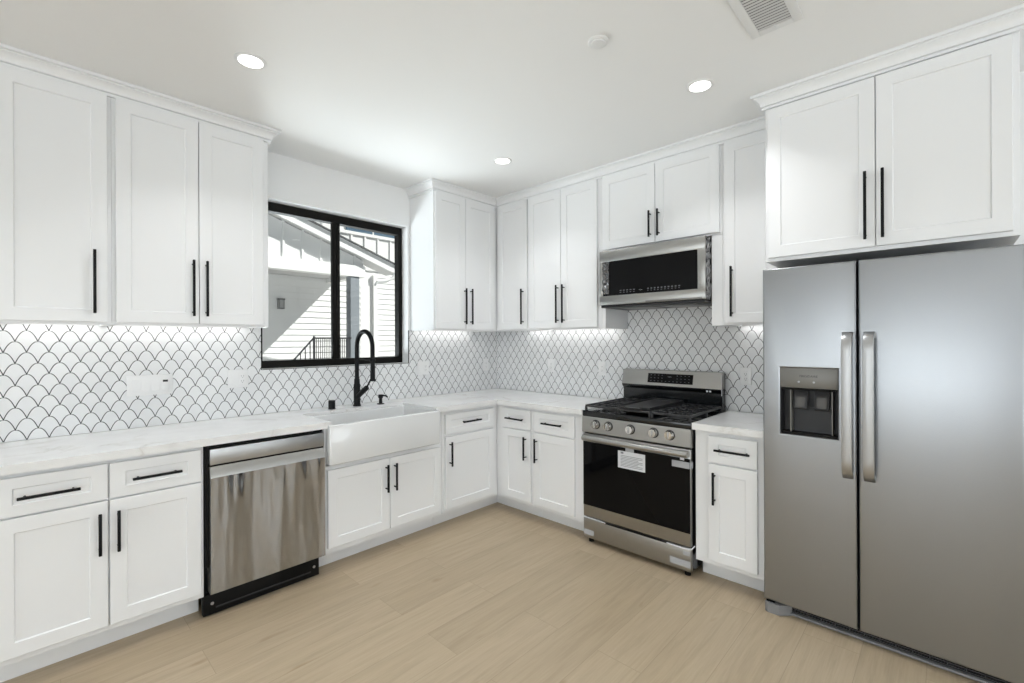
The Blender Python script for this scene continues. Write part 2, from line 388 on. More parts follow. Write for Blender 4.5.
def bar_pull(u, z, L, w, vertical, inset=0.022):
    b = MB(); r = 0.0058; so = 0.032
    if vertical:
        b.box(u - r, u + r, w + so - r, w + so + r, z - L / 2, z + L / 2, 0.0022)
        for q in (z - L / 2 + inset, z + L / 2 - inset): b.tube([(u, w, q), (u, w + so, q)], 0.0045, 10)
    else:
        b.box(u - L / 2, u + L / 2, w + so - r, w + so + r, z - r, z + r, 0.0022)
        for q in (u - L / 2 + inset, u + L / 2 - inset): b.tube([(q, w, z), (q, w + so, z)], 0.0045, 10)
    return b
HU, HB, HO = 0.305, 0.182, 0.181
def upper(label, fn, u0, u1, doors, zb=UB, wf=0.33, dz=(1.497, 2.607), hl=HU, hz=None, wback=0.002, extra=None):
    """doors: (u0, u1, handle_u)"""
    um = (u0 + u1) / 2; g = 0.0006
    t = thing('upper_cabinet', fn(um, 0.0, zb), label, 'cabinet', 'white shaker wall cabinets')
    b = MB(); r = 0.022 if zb == UB else 0.0                # the box bottom sits up behind the face frame
    b.box(u0 + g, u1 - g, wback, wf, zb + r, ZC - 0.002, 0.0008, 1)
    if r: b.box(u0 + g, u1 - g, wf - 0.019, wf, zb, zb + r).box(u0 + g, u0 + 0.019, wback, wf - 0.019, zb, zb + r).box(u1 - 0.019, u1 - g, wback, wf - 0.019, zb, zb + r)
    b.xf(fn).build('body', M['cab'], t, 0)
    for d0, d1, hu in doors:
        d = shaker(d0, d1, dz[0], dz[1], wf + 0.0004).xf(fn).build('door', M['cab'], t, 0)
        bar_pull(hu, (hz or (dz[0] + 0.040)) + hl / 2, hl, wf + 0.0194, True).xf(fn).build('handle', M['black'], d)
    if extra: MB().box(*extra, 0.0008, 1).xf(fn).build('filler_panel', M['cab'], t, 0)
    return t
upper('single-door white upper cabinet at the far left, handle on its right edge', win, -3.425, -3.012, [(-3.40, -3.028, -3.078)])
upper('two-door white upper cabinet just left of the window', win, -3.012, -2.287, [(-2.997, -2.6505, -2.679), (-2.6465, -2.32, -2.6165)])
upper('two-door white upper cabinet just right of the window, its bare side facing the window', win, -1.045, -0.332, [(-1.034, -0.7205, -0.737), (-0.7165, -0.371, -0.669)])
upper('single-door white upper cabinet on the range wall right in the corner', ran, -0.725, -0.003, [(-0.7165, -0.368, -0.677)])
upper('two-door white upper cabinet left of the microwave', ran, -1.456, -0.725, [(-1.0775, -0.735, -1.055), (-1.421, -1.0815, -1.1165)],
      extra=(-1.4855, -1.4566, 0.002, 0.33, UB, 2.0535))
upper('short two-door white upper cabinet above the microwave', ran, -2.325, -1.456, [(-1.886, -1.470, -1.857), (-2.311, -1.890, -1.919)], zb=2.054, dz=(2.067, 2.607), hl=HO, hz=2.102)
upper('narrow white upper cabinet between the microwave and the refrigerator', ran, -2.639, -2.325, [(-2.63, -2.342, -2.388)],
      extra=(-2.3244, -2.2585, 0.002, 0.33, UB, 2.0535))
upper('deep two-door white cabinet above the refrigerator', ran, -3.55, -2.640, [(-3.0985, -2.655, -3.064), (-3.529, -3.1025, -3.1275)], zb=1.805, wf=0.61, dz=(1.824, 2.602), hl=0.312, hz=1.855)

prof = [(0.0, 2.609), (0.013, 2.609), (0.013, 2.617), (0.008, 2.619), (0.008, 2.624), (0.019, 2.626), (0.019, 2.634), (0.022, 2.643), (0.028, 2.652), (0.037, 2.660), (0.044, 2.664), (0.044, 2.669), (0.057, 2.671), (0.057, 2.6845), (0.0, 2.6845)]
def crown(label, path, side):
    tag(MB().sweep(prof, path, side).build('crown_molding', M['cab'], None, 30), label, 'molding', 'white crown molding on the cabinets')
crown('crown molding along the top of the left upper cabinets', [(-3.44, -0.3305), (-2.2865, -0.3305), (-2.2865, -0.002)], -1)
crown('crown molding wrapping the corner uppers from the window to the refrigerator cabinet', [(-1.0455, -0.002), (-1.0455, -0.3305), (-0.3305, -0.3305), (-0.3305, -2.582)], -1)
crown('crown molding along the top of the deep cabinet above the refrigerator', [(-0.3312, -2.6395), (-0.6105, -2.6395), (-0.6105, -3.62)], -1)

KZ, WF, WD = 0.112, 0.61, 0.629
def base(label, fn, u0, u1, drawers, doors, top=0.8755, wback=0.002, dgap=(0.703, 0.858), dd=(0.140, 0.695), hz=0.559, boxes=None, kick1=None):
    um = (u0 + u1) / 2; g = 0.0006
    t = thing('base_cabinet', fn(um, 0.0, 0.0), label, 'cabinet', 'white shaker base cabinets')
    b = MB()
    if boxes:
        for q in boxes: b.box(*q)
    else: b.box(u0 + g, u1 - g, wback, WF, KZ, top, 0.0008, 1)
    b.xf(fn).build('body', M['cab'], t, 0)
    MB().box(u0 + g, (u1 - g) if not kick1 else kick1, wback + 0.3, 0.505, 0.0005, KZ - 0.0004).xf(fn).build('toe_kick', M['cab'], t, 0)
    for d0, d1, hu in drawers:
        d = shaker(d0, d1, dgap[0], dgap[1], WF + 0.0004, st=0.054, rail=0.044).xf(fn).build('drawer_front', M['cab'], t, 0)
        bar_pull(hu, 0.777, 0.186, WD + 0.0004, False).xf(fn).build('handle', M['black'], d)
    for d0, d1, hu in doors:
        d = shaker(d0, d1, dd[0], dd[1], WF + 0.0004).xf(fn).build('door', M['cab'], t, 0)
        bar_pull(hu, hz, HB, WD + 0.0004, True).xf(fn).build('handle', M['black'], d)
    return t
base('white base cabinet at far left with two drawers above two doors', win, -3.425, -2.6925, [(-3.40, -3.0575, -3.24), (-3.0515, -2.706, -2.8825)], [(-3.40, -3.0575, -3.086), (-3.0515, -2.706, -3.0235)])
base('white sink base cabinet with two doors under the apron sink', win, -2.078, -1.192, [], [(-2.059, -1.6375, -1.667), (-1.6335, -1.208, -1.6025)], dd=(0.146, 0.618), hz=0.4905,
     boxes=[(-2.0774, -1.1926, 0.002, WF, KZ, 0.640), (-2.0774, -2.0645, 0.002, WF, 0.640, 0.8755), (-1.2435, -1.1926, 0.002, WF, 0.640, 0.8755)])
base('white base cabinet right of the sink with one drawer above one door', win, -1.190, -0.6115, [(-1.163, -0.66, -0.9235)], [(-1.163, -0.66, -1.1275)], dgap=(0.700, 0.846), dd=(0.140, 0.680), hz=0.5535, kick1=-0.5056)
base('narrow white corner base cabinet on the range wall, handle at its right', ran, -1.010, -0.003, [(-0.993, -0.695, -0.8445)], [(-0.993, -0.695, -0.950)], dgap=(0.700, 0.850), dd=(0.140, 0.690))
base('white base cabinet immediately left of the range', ran, -1.4855, -1.0105, [(-1.407, -1.028, -1.2195)], [(-1.407, -1.028, -1.0615)], dgap=(0.700, 0.850), dd=(0.140, 0.690))
base('narrow white base cabinet between the range and the refrigerator', ran, -2.6375, -2.262, [(-2.598, -2.342, -2.4765)], [(-2.598, -2.342, -2.379)], dgap=(0.700, 0.850), dd=(0.140, 0.690))

# countertops
CT, CB, CE = 0.914, 0.8765, 0.647
def slab(b, poly, z0=0.8945, z1=CT): b.prism(poly, lambda x, y: (x, y, z1), lambda x, y: (x, y, z0))
b = MB()
slab(b, [(-3.44, -0.0085), (-0.0085, -0.0085), (-0.0085, -0.9995), (-CE, -0.9995), (-CE, -CE), (-1.263, -CE), (-1.263, -0.215), (-2.046, -0.215), (-2.046, -CE), (-3.44, -CE)])
b.box(-3.44, -2.066, -CE, -CE + 0.025, CB, 0.8944).box(-1.243, -CE - 0.0001, -CE, -CE + 0.025, CB, 0.8944).box(-CE, -CE + 0.025, -0.9995, -CE + 0.025, CB, 0.8944).box(-3.44, -3.415, -CE + 0.025, -0.0085, CB, 0.8944)
tag(b.build('countertop', M['quartz'], None, 0), 'L-shaped veined white quartz countertop around the sink and corner', 'countertop', 'white quartz countertops')
b = MB(); slab(b, [(-0.0085, -1.0005), (-0.0085, -1.4865), (-CE, -1.4865), (-CE, -1.0005)]); b.box(-CE, -CE + 0.025, -1.4865, -1.0005, CB, 0.8944)
tag(b.build('countertop', M['quartz'], None, 0), 'short quartz countertop piece between the seam and the left of the range', 'countertop', 'white quartz countertops')
b = MB(); slab(b, [(-0.0085, -2.256), (-0.0085, -2.6385), (-CE, -2.6385), (-CE, -2.256)]); b.box(-CE, -CE + 0.025, -2.6385, -2.256, CB, 0.8944)
tag(b.build('countertop', M['quartz'], None, 0), 'small white quartz countertop between the range and the refrigerator', 'countertop', 'white quartz countertops')

# ------------------------------------------------------------------ dishwasher
def dishwasher():
    t = thing('dishwasher', (-2.385, -0.35, 0), 'stainless steel dishwasher under the counter left of the sink', 'dishwasher')
    x0, x1 = -2.690, -2.080
    MB().box(x0, x1, -0.585, -0.03, 0.10, 0.873).build('tub', M['blackplastic'], t, 0)
    # door: slightly bowed steel sheet with a pocket handle lip at the top
    b = MB(); pr = [(-0.59, 0.128), (-0.650, 0.128), (-0.6535, 0.14), (-0.6545, 0.45), (-0.6540, 0.712), (-0.6530, 0.718), (-0.6400, 0.762), (-0.6370, 0.766), (-0.59, 0.766)]
    xa, xb = -2.672, -2.088
    b.prism(pr, lambda y, z: (xa, y, z), lambda y, z: (xb, y, z))
    d = b.build('door', M['steel'], t, 40)
    MB().box(xa + 0.0005, xb - 0.0005, -0.6562, -0.6546, 0.1305, 0.7125, 0.0006, 1).build('wavy_front_panel', M['steelwavy'], d, 0)
    MB().box(xa, xb, -0.645, -0.59, 0.776, 0.8555, 0.003).build('control_panel', M['steelhi'], t)
    MB().box(xa, xb, -0.634, -0.60, 0.766, 0.782).build('handle_pocket', M['blackplastic'], t, 0)
    MB().box(x0 + 0.002, xa - 0.002, -0.628, -0.587, 0.26, 0.872).build('side_seal', M['blackplastic'], t, 0)
    MB().box(x0 + 0.002, x1 - 0.01, -0.620, -0.587, 0.8585, 0.873).build('top_strip', M['blackplastic'], t, 0)
    b = MB(); b.box(x0 - 0.005, -2.105, -0.605, -0.57, 0.006, 0.112, 0.003)
    k = b.build('kick_plate', M['blackplastic'], t)
    MB().box(-2.64, -2.155, -0.609, -0.604, 0.034, 0.042, 0.002).build('kick_rib', M['darkgrey'], k)
    for x in (-2.655, -2.135):
        MB().lathe([(0.0, 0.004), (0.007, 0.003), (0.008, 0)], (x, -0.605, 0.062), (0, -1, 0), 12).build('screw', M['steelhi'], k)
dishwasher()

# ------------------------------------------------------------------ sink and its fittings
def sink():
    t = thing('farmhouse_sink', (-1.654, -0.43, 0.655), 'white fireclay apron-front farmhouse sink under the window', 'sink')
    x0, x1, y0, y1, z0, z1 = -2.0635, -1.2445, -0.668, -0.208, 0.6545, 0.8935
    b = MB(); bm = b.bm
    def ring(a, c, z): return [bm.verts.new(p) for p in ((x0 + a, y0 + c, z), (x1 - a, y0 + c, z), (x1 - a, y1 - a, z), (x0 + a, y1 - a, z))]
    R = [ring(0, 0, z0), ring(0, 0, z1), ring(0.024, 0.026, z1), ring(0.032, 0.034, z0 + 0.04), ring(0.07, 0.07, z0 + 0.024)]
    for p, q in zip(R, R[1:]):
        for k in range(4): bm.faces.new((p[k], p[(k + 1) % 4], q[(k + 1) % 4], q[k]))
    bm.faces.new(R[0][::-1]); bm.faces.new(R[-1])
    es = [e for e in bm.edges]
    bmesh.ops.bevel(bm, geom=es, offset=0.009, segments=3, profile=0.5, affect='EDGES', clamp_overlap=True)
    b.build('basin', M['sink'], t, 40)
    MB().lathe([(0.0, 0.002), (0.03, 0.002), (0.045, 0.004), (0.046, 0)], (-1.654, -0.43, z0 + 0.0242), (0, 0, 1), 24).build('drain', M['steelhi'], t)
sink()
def faucet():
    x, y = -1.603, -0.128
    t = thing('kitchen_faucet', (x, y, CT), 'tall matte black spring-neck faucet behind the apron sink', 'faucet')
    MB().lathe([(0.029, 0), (0.029, 0.008), (0.024, 0.012), (0.024, 0.16), (0.021, 0.165), (0.020, 0.20), (0.0155, 0.206), (0.0145, 0.42), (0, 0.42)], (x, y, CT + 0.0003), (0, 0, 1), 24).build('body', M['black'], t)
    R, zc = 0.113, 1.355
    path = [(x, y, 1.30)] + [(x, y - R + R * math.cos(a), zc + R * math.sin(a)) for a in [PI * k / 24 for k in range(25)]] + [(x, y - 2 * R - 0.001, 1.22)]
    nk = MB().tube(path, 0.0145, 14).build('neck', M['black'], t)
    b = MB()                                            # coil around the neck
    pts = []; Lp = [Vector(p) for p in path]; turns = 46; n = turns * 8
    seg = [0]
    for p, q in zip(Lp, Lp[1:]): seg.append(seg[-1] + (q - p).length)
    for i in range(n + 1):
        sL = seg[-1] * i / n
        j = max(k for k in range(len(seg) - 1) if seg[k] <= sL + 1e-9)
        f = (sL - seg[j]) / (seg[j + 1] - seg[j]); p = Lp[j].lerp(Lp[j + 1], f); d = (Lp[j + 1] - Lp[j]).normalized()
        e1 = Vector((1, 0, 0)); e2 = d.cross(e1); a = 2 * PI * turns * i / n
        pts.append(p + (e1 * math.cos(a) + e2 * math.sin(a)) * 0.0155)
    b.tube(pts, 0.0022, 5).build('spring_coil', M['black'], nk)
    ys = y - 2 * R - 0.001
    MB().lathe([(0, 0), (0.019, 0), (0.021, 0.004), (0.021, 0.012), (0.0175, 0.018), (0.0165, 0.10), (0.014, 0.115), (0, 0.115)], (x, ys, 1.112), (0, 0, 1), 20).build('spray_head', M['black'], t)
    b = MB(); b.tube([(x, y, 1.262), (x, ys, 1.262)], 0.0055, 10); b.lathe([(0.019, -0.008), (0.021, 0), (0.019, 0.008)], (x, ys, 1.262), (0, 0, 1), 20)
    b.build('support_arm', M['black'], t)
    b = MB(); b.tube([(x, y - 0.012, 0.985), (x, y - 0.09, 1.030), (x, y - 0.140, 1.058)], [0.018, 0.019, 0.019], 16)
    h = b.build('handle_hub', M['black'], t)
    MB().tube([(x, y - 0.132, 1.052), (x, y - 0.165, 1.085), (x, y - 0.205, 1.128)], [0.0075, 0.006, 0.006], 10).build('lever', M['black'], h)
faucet()
t = thing('air_gap', (-1.802, -0.138, CT), 'short black cylindrical air gap left of the faucet', 'air gap')
MB().lathe([(0.0, 0.062), (0.021, 0.062), (0.0235, 0.059), (0.0235, 0.004), (0.027, 0.003), (0.027, 0)], (-1.802, -0.138, CT + 0.0003), (0, 0, 1), 22).build('cap', M['black'], t)
t = thing('soap_dispenser', (-1.428, -0.165, CT), 'small black soap dispenser pump right of the faucet', 'soap dispenser')
MB().lathe([(0.028, 0), (0.028, 0.005), (0.013, 0.008), (0.013, 0.045), (0.018, 0.047), (0.018, 0.072), (0.0, 0.074)], (-1.428, -0.165, CT + 0.0003), (0, 0, 1), 20).build('pump_body', M['black'], t)
MB().tube([(-1.428, -0.165, CT + 0.064), (-1.415, -0.215, CT + 0.066), (-1.412, -0.235, CT + 0.058)], 0.006, 10).build('spout', M['black'], t)

# ------------------------------------------------------------------ outlets and switches
def plate(fn, u, z, gangs, label):
    """gangs: string of s (rocker switch) and o (outlet)"""
    wdt = 0.046 * len(gangs) + 0.026; w = 0.0083
    sw = 's' in gangs
    t = thing('switch_plate' if sw and 'o' not in gangs else 'outlet_plate', fn(u, 0.008, z), label, 'switch plate' if sw and 'o' not in gangs else 'outlet', 'white wall plates on the backsplash')
    MB().box(u - wdt / 2, u + wdt / 2, w, w + 0.006, z - 0.058, z + 0.058, 0.002).xf(fn).build('cover_plate', M['plate'], t)
    for i, g in enumerate(gangs):
        cu = u + (i - (len(gangs) - 1) / 2) * 0.046
        if g == 's':
            MB().prism([(w + 0.0062, z - 0.033), (w + 0.0095, z - 0.033), (w + 0.0070, z + 0.033), (w + 0.0062, z + 0.033)], lambda ww, zz: (cu - 0.0165, ww, zz), lambda ww, zz: (cu + 0.0165, ww, zz)).xf(fn).build('rocker', M['plate'], t, 0)
        elif g == 'b':
            r = MB().box(cu - 0.0165, cu + 0.0165, w + 0.0062, w + 0.009, z - 0.033, z + 0.033, 0.001).xf(fn).build('dimmer', M['plate'], t)
            MB().box(cu - 0.012, cu + 0.012, w + 0.0091, w + 0.0105, z + 0.014, z + 0.026).xf(fn).build('dark_button', M['darkgrey'], r, 0)
        else:
            r = MB().box(cu - 0.0165, cu + 0.0165, w + 0.0062, w + 0.0085, z - 0.033, z + 0.033, 0.001).xf(fn).build('receptacle', M['plate'], t)
            b = MB()
            for q in (0.016, -0.016):
                b.box(cu - 0.0075, cu - 0.0055, w + 0.0084, w + 0.0088, z + q - 0.004, z + q + 0.005).box(cu + 0.0055, cu + 0.0075, w + 0.0084, w + 0.0088, z + q - 0.004, z + q + 0.005)
                b.box(cu - 0.002, cu + 0.002, w + 0.0084, w + 0.0088, z + q - 0.012, z + q - 0.008)
            b.xf(fn).build('slots', M['midgrey'], r, 0)
plate(win, -2.814, 1.152, 'sssb', 'wide four-gang white switch plate on the tile at left, one button dark')
plate(win, -2.363, 1.160, 'so', 'white switch and outlet plate just left of the window sill')
plate(win, -0.921, 1.162, 'so', 'white two-gang outlet plate on the tile right of the window')
plate(win, -0.169, 1.160, 'o', 'white outlet on the window wall tile close to the corner')
plate(ran, -0.712, 1.168, 'o', 'white outlet on the range wall tile nearest the corner')
plate(ran, -1.252, 1.162, 'o', 'white outlet on the tile just left of the range')
plate(ran, -2.362, 1.152, 'o', 'white outlet on the tile between the range and the refrigerator')

# ------------------------------------------------------------------ gas range
def gas_range():
    ya, yb = -2.2505, -1.4915; ym = (ya + yb) / 2
    t = thing('gas_range', (-0.36, ym, 0), 'stainless steel and black slide-in gas range with protective tape still on', 'range')
    MB().box(-0.612, -0.030, ya + 0.004, yb - 0.004, 0.035, 0.895).build('body', M['blackgloss'], t, 0)
    for x in (-0.60, -0.08):
        for y in (ya + 0.04, yb - 0.04): MB().lathe([(0.018, 0), (0.018, 0.02), (0.012, 0.022), (0.012, 0.036)], (x, y, 0.0), (0, 0, 1), 14).build('foot', M['blackplastic'], t)
    # cooktop tray
    b = MB(); b.box(-0.645, -0.085, ya, yb, 0.872, 0.912, 0.005).build('cooktop', M['blackgloss'], t)
    cx = -0.365
    for (x, y, r) in ((-0.50, yb - 0.14, 0.046), (-0.24, yb - 0.14, 0.038), (-0.50, ya + 0.14, 0.05), (-0.24, ya + 0.14, 0.036), (cx, ym, 0.042)):
        MB().lathe([(r + 0.012, 0), (r + 0.010, 0.010), (r, 0.011), (r, 0.018), (r - 0.006, 0.021), (0, 0.021)], (x, y, 0.9122), (0, 0, 1), 22).build('burner', M['iron'], t)
    def grate(y0, y1):
        b = MB(); z0, z1 = 0.936, 0.950; x0, x1 = -0.628, -0.105; q = 0.006
        for x in (x0, x1): b.box(x - q, x + q, y0, y1, z0, z1, 0.002, 1)
        for y in (y0, y1): b.box(x0, x1, y - q, y + q, z0, z1, 0.002, 1)
        n = 3
        for i in range(1, n + 1):
            y = y0 + (y1 - y0) * i / (n + 1); b.box(x0, x1, y - 0.0045, y + 0.0045, z0, z1 + 0.002, 0.0015, 1)
        for i in range(1, 6):
            x = x0 + (x1 - x0) * i / 6; b.box(x - 0.0045, x + 0.0045, y0, y1, z0, z1, 0.0015, 1)
        for x in (x0 + 0.005, (x0 + x1) / 2, x1 - 0.005):
            for y in (y0, y1): b.box(x - 0.007, x + 0.007, y - 0.006, y + 0.006, 0.9122, z0 + 0.002)
        b.build('grate', M['iron'], t)
    w = (yb - ya - 0.03) / 3
    grate(yb - 0.015 - w + 0.008, yb - 0.016); grate(ya + 0.016, ya + 0.015 + w - 0.008)
    grate(ym - w / 2 + 0.010, ym + w / 2 - 0.010)
    b = MB(); y0, y1 = ym - 0.115, ym + 0.115                      # griddle plate on the middle grate
    b.box(-0.615, -0.125, y0, y1, 0.9535, 0.961, 0.002, 1).box(-0.615, -0.125, y0, y0 + 0.008, 0.961, 0.972).box(-0.615, -0.125, y1 - 0.008, y1, 0.961, 0.972).box(-0.133, -0.125, y0, y1, 0.961, 0.972).box(-0.615, -0.607, y0, y1, 0.961, 0.968)
    b.box(-0.645, -0.612, ym - 0.055, ym + 0.055, 0.955, 0.966, 0.003, 1).box(-0.128, -0.105, ym - 0.05, ym + 0.05, 0.955, 0.966, 0.003, 1)
    tag(b.build('griddle', M['iron'], t), 'flat cast iron griddle plate on the middle grate')
    # control panel with knobs
    b = MB(); pr = [(-0.61, 0.762), (-0.645, 0.762), (-0.652, 0.768), (-0.648, 0.866), (-0.644, 0.871), (-0.61, 0.871)]
    b.prism(pr, lambda x, z: (x, ya, z), lambda x, z: (x, yb, z)); cp = b.build('control_panel', M['steel'], t, 30)
    for y in (-1.605, -1.702, -1.864, -2.022, -2.125):
        k = MB().lathe([(0.0275, 0.004), (0.0265, 0.007), (0.026, 0.026), (0.0235, 0.030), (0, 0.030)], (-0.6505, y, 0.826), (-1, 0, 0), 26).build('knob', M['chrome'], t)
        MB().lathe([(0.0315, 0), (0.0315, 0.004), (0.022, 0.0045)], (-0.6505, y, 0.826), (-1, 0, 0), 26).build('knob_shade_ring', M['darkgrey'], k)  # dark ring added for the shadowed outline around each knob
        MB().box(-0.686, -0.6802, y - 0.004, y + 0.004, 0.807, 0.845, 0.0015).build('knob_grip', M['steelhi'], k)
    # oven door
    d = MB().box(-0.644, -0.6125, ya + 0.004, yb - 0.004, 0.182, 0.754, 0.004).build('oven_door', M['steel'], t)
    MB().box(-0.6475, -0.6442, ya + 0.006, yb - 0.006, 0.262, 0.700, 0.001).build('oven_glass', M['glass_black'], d, 0)
    b = MB(); n = 16; pts = []
    for i in range(n + 1):
        f = i / n; y = yb - 0.022 + (ya - yb + 0.030) * f; pts.append((-0.674 - 0.008 * math.sin(PI * f), y, 0.730))
    b.tube(pts, 0.0195, 16); 
    for y in (yb - 0.03, ya + 0.03): b.box(-0.674, -0.6445, y - 0.018, y + 0.018, 0.712, 0.748, 0.004)
    b.build('oven_handle', M['steel'], d)
    st = MB().box(-0.6482, -0.6477, -1.962, -1.770, 0.567, 0.678).build('instruction_sticker', M['paper'], d, 0)
    b = MB()
    for i in range(8): b.box(-0.6486, -0.6483, -1.945 + (0.03 if i % 3 == 2 else 0), -1.79, 0.580 + i * 0.0095, 0.5835 + i * 0.0095)
    b.box(-0.6486, -0.6483, -1.81, -1.79, 0.660, 0.673); b.build('printed_lines', M['ink'], st, 0)
    MB().box(-0.6482, -0.6477, -1.885, -1.825, 0.678, 0.704).build('sticker_tab', M['tape'], d, 0)
    b = MB(); b.box(-0.6484, -0.6477, ya + 0.008, ya + 0.115, 0.642, 0.680)
    b.box(-0.6484, -0.6120, ya + 0.0015, ya + 0.0032, 0.642, 0.680); b.build('tape_strip', M['tape'], d, 0)
    MB().box(-0.6482, -0.6477, ya + 0.04, ya + 0.065, 0.688, 0.702).build('small_label', M['paper'], d, 0)
    # warming drawer
    dr = MB().box(-0.644, -0.6125, ya + 0.004, yb - 0.004, 0.036, 0.170, 0.004).build('drawer', M['steel'], t)
    MB().box(-0.6455, -0.640, -2.105, -1.650, 0.166, 0.1745).build('drawer_slot', M['blackplastic'], dr, 0)
    for y0, y1, z0, z1 in ((yb - 0.088, yb - 0.006, 0.058, 0.092), (ya + 0.006, ya + 0.13, 0.060, 0.098), (ya + 0.01, ya + 0.05, 0.130, 0.155)):
        MB().box(-0.6455, -0.6442, y0, y1, z0, z1).build('tape_strip', M['tape'], dr, 0)
    MB().tube([(-0.646, yb - 0.006, 0.176), (-0.647, yb - 0.13, 0.1765), (-0.646, yb - 0.18, 0.172)], 0.0035, 6).build('tape_edge', M['paper'], dr)
    MB().tube([(-0.646, ya + 0.15, 0.172), (-0.648, ya + 0.05, 0.170), (-0.647, ya - 0.001, 0.176), (-0.60, ya - 0.002, 0.18)], 0.004, 6).build('tape_edge', M['paper'], dr)
    # backguard
    b = MB(); pr = [(-0.030, 0.913), (-0.088, 0.913), (-0.088, 1.030), (-0.110, 1.050), (-0.112, 1.062), (-0.088, 1.168), (-0.080, 1.172), (-0.030, 1.172)]
    b.prism(pr, lambda x, z: (x, ya + 0.014, z), lambda x, z: (x, yb - 0.003, z)); bg_ = b.build('backguard', M['blackgloss'], t, 30)
    b = MB(); b.prism([(-0.1125, 1.0625), (-0.1135, 1.0625), (-0.0895, 1.1685), (-0.0885, 1.1685)], lambda x, z: (x, ya + 0.012, z), lambda x, z: (x, yb - 0.002, z))
    b.prism([(-0.0895, 1.1685), (-0.0885, 1.1720), (-0.032, 1.1740), (-0.032, 1.1722)], lambda x, z: (x, ya + 0.012, z), lambda x, z: (x, yb - 0.002, z))
    b.prism([(-0.113, 1.0625), (-0.0885, 1.1685), (-0.05, 1.1735), (-0.05, 1.0625)], lambda x, z: (x, ya + 0.0115, z), lambda x, z: (x, ya + 0.0135, z))
    b.build('backguard_face', M['steel'], bg_, 30)
    def bgx(z): return -0.1135 + (z - 1.0625) * 0.024 / 0.106
    b = MB(); b.prism([(bgx(1.082) - 0.0004, 1.082), (bgx(1.082) - 0.0015, 1.082), (bgx(1.150) - 0.0015, 1.150), (bgx(1.150) - 0.0004, 1.150)], lambda x, z: (x, -2.045, z), lambda x, z: (x, -1.706, z))
    dp = b.build('display_panel', M['glass_black'], t, 0)
    b = MB()
    for i in range(11):
        for j in range(3):
            if 4 <= i <= 6 and j: continue
            y = -1.732 - i * 0.0285; z = 1.094 + j * 0.021
            b.prism([(bgx(z) - 0.0016, z), (bgx(z) - 0.0019, z), (bgx(z) - 0.0019, z + 0.004), (bgx(z) - 0.0016, z + 0.004)], lambda x, q: (x, y - 0.0045, q), lambda x, q: (x, y + 0.0045, q))
    b.build('button_legends', M['dimlegend'], dp, 0)
    text('clock_digits', '--:--', 0.018, M['legend'], dp, lambda x, y, z: (bgx(1.128) - 0.0020 - z, -1.874 - x, 1.130 + y))
    for y in (-2.145, -2.165): MB().box(-0.1125, -0.1105, y - 0.006, y + 0.006, 1.040, 1.050).build('tape_dot', M['paper'], bg_, 0)
    MB().box(-0.112, -0.105, ya + 0.0085, ya + 0.0115, 1.02, 1.16).build('film_edge', M['tape'], bg_, 0)
gas_range()

# ------------------------------------------------------------------ microwave
def microwave():
    ya, yb, z0, z1 = -2.2535, -1.4905, 1.636, 2.046
    t = thing('microwave', (-0.2, (ya + yb) / 2, z0), 'stainless over-the-range microwave with film still on its edges', 'microwave')
    MB().box(-0.4085, -0.010, ya + 0.006, yb - 0.004, z0 + 0.006, z1, 0.003).build('body', M['blackplastic'], t)
    b = MB()                                                   # door frame of four steel rails
    xf, xb = -0.422, -0.409; wy0, wy1, wz0, wz1 = ya + 0.050, yb - 0.028, 1.716, 1.962
    b.box(xf, xb, ya, yb, wz1, z1 - 0.004, 0.004).box(xf, xb, ya, yb, z0 + 0.014, wz0, 0.004).box(xf, xb, ya, wy0, wz0 - 0.004, wz1 + 0.004, 0.004).box(xf, xb, wy1, yb, wz0 - 0.004, wz1 + 0.004, 0.004)
    d = b.build('door', M['steel'], t)
    MB().box(-0.4185, -0.4090, wy0 - 0.002, wy1 + 0.002, wz0 - 0.002, wz1 + 0.002).build('door_glass', M['glass_black'], d, 0)
    MB().box(-0.424, -0.4195, ya + 0.02, ya + 0.40, z0 + 0.016, z0 + 0.028, 0.001).build('lower_grip', M['panelgrey'], d)
    b = MB(); random.seed(3)
    for i in range(5): b.box(-0.4192, -0.4186, -1.655 - i * 0.026, -1.669 - i * 0.026, 1.745, 1.751); b.box(-0.4192, -0.4186, -1.655 - i * 0.026, -1.667 - i * 0.026, 1.732, 1.736)
    for i in range(10): b.box(-0.4192, -0.4186, -1.865 - i * 0.024, -1.876 - i * 0.024, 1.742, 1.750); b.box(-0.4192, -0.4186, -1.865 - i * 0.024, -1.874 - i * 0.024, 1.731, 1.735)
    b.build('button_legends', M['dimlegend'], d, 0)
    text('clock_digits', '--:--', 0.016, M['legend'], d, lambda x, y, z: (-0.4188 - z, -1.815 - x, 1.743 + y))
    film(lambda u, v, a: (-0.4190 - a, u, v), yb - 0.080, yb - 0.026, 1.728, 1.960, 4, 16, 0.012, 'protective_film', M['film'], d, 4)
    film(lambda u, v, a: (u, ya + 0.0055 - a, v), -0.4075, -0.335, z0 + 0.012, z1 - 0.006, 4, 22, 0.012, 'side_film', M['film'], t, 9)
    v = MB().box(-0.412, -0.02, ya + 0.01, yb - 0.008, z0 - 0.004, z0 + 0.012, 0.002).build('bottom_vent', M['darkgrey'], t)
    for y in (ya + 0.10, ya + 0.41): MB().box(-0.30, -0.10, y, y + 0.25, z0 - 0.0075, z0 - 0.0042, 0.001).build('grease_filter', M['midgrey'], v)
microwave()

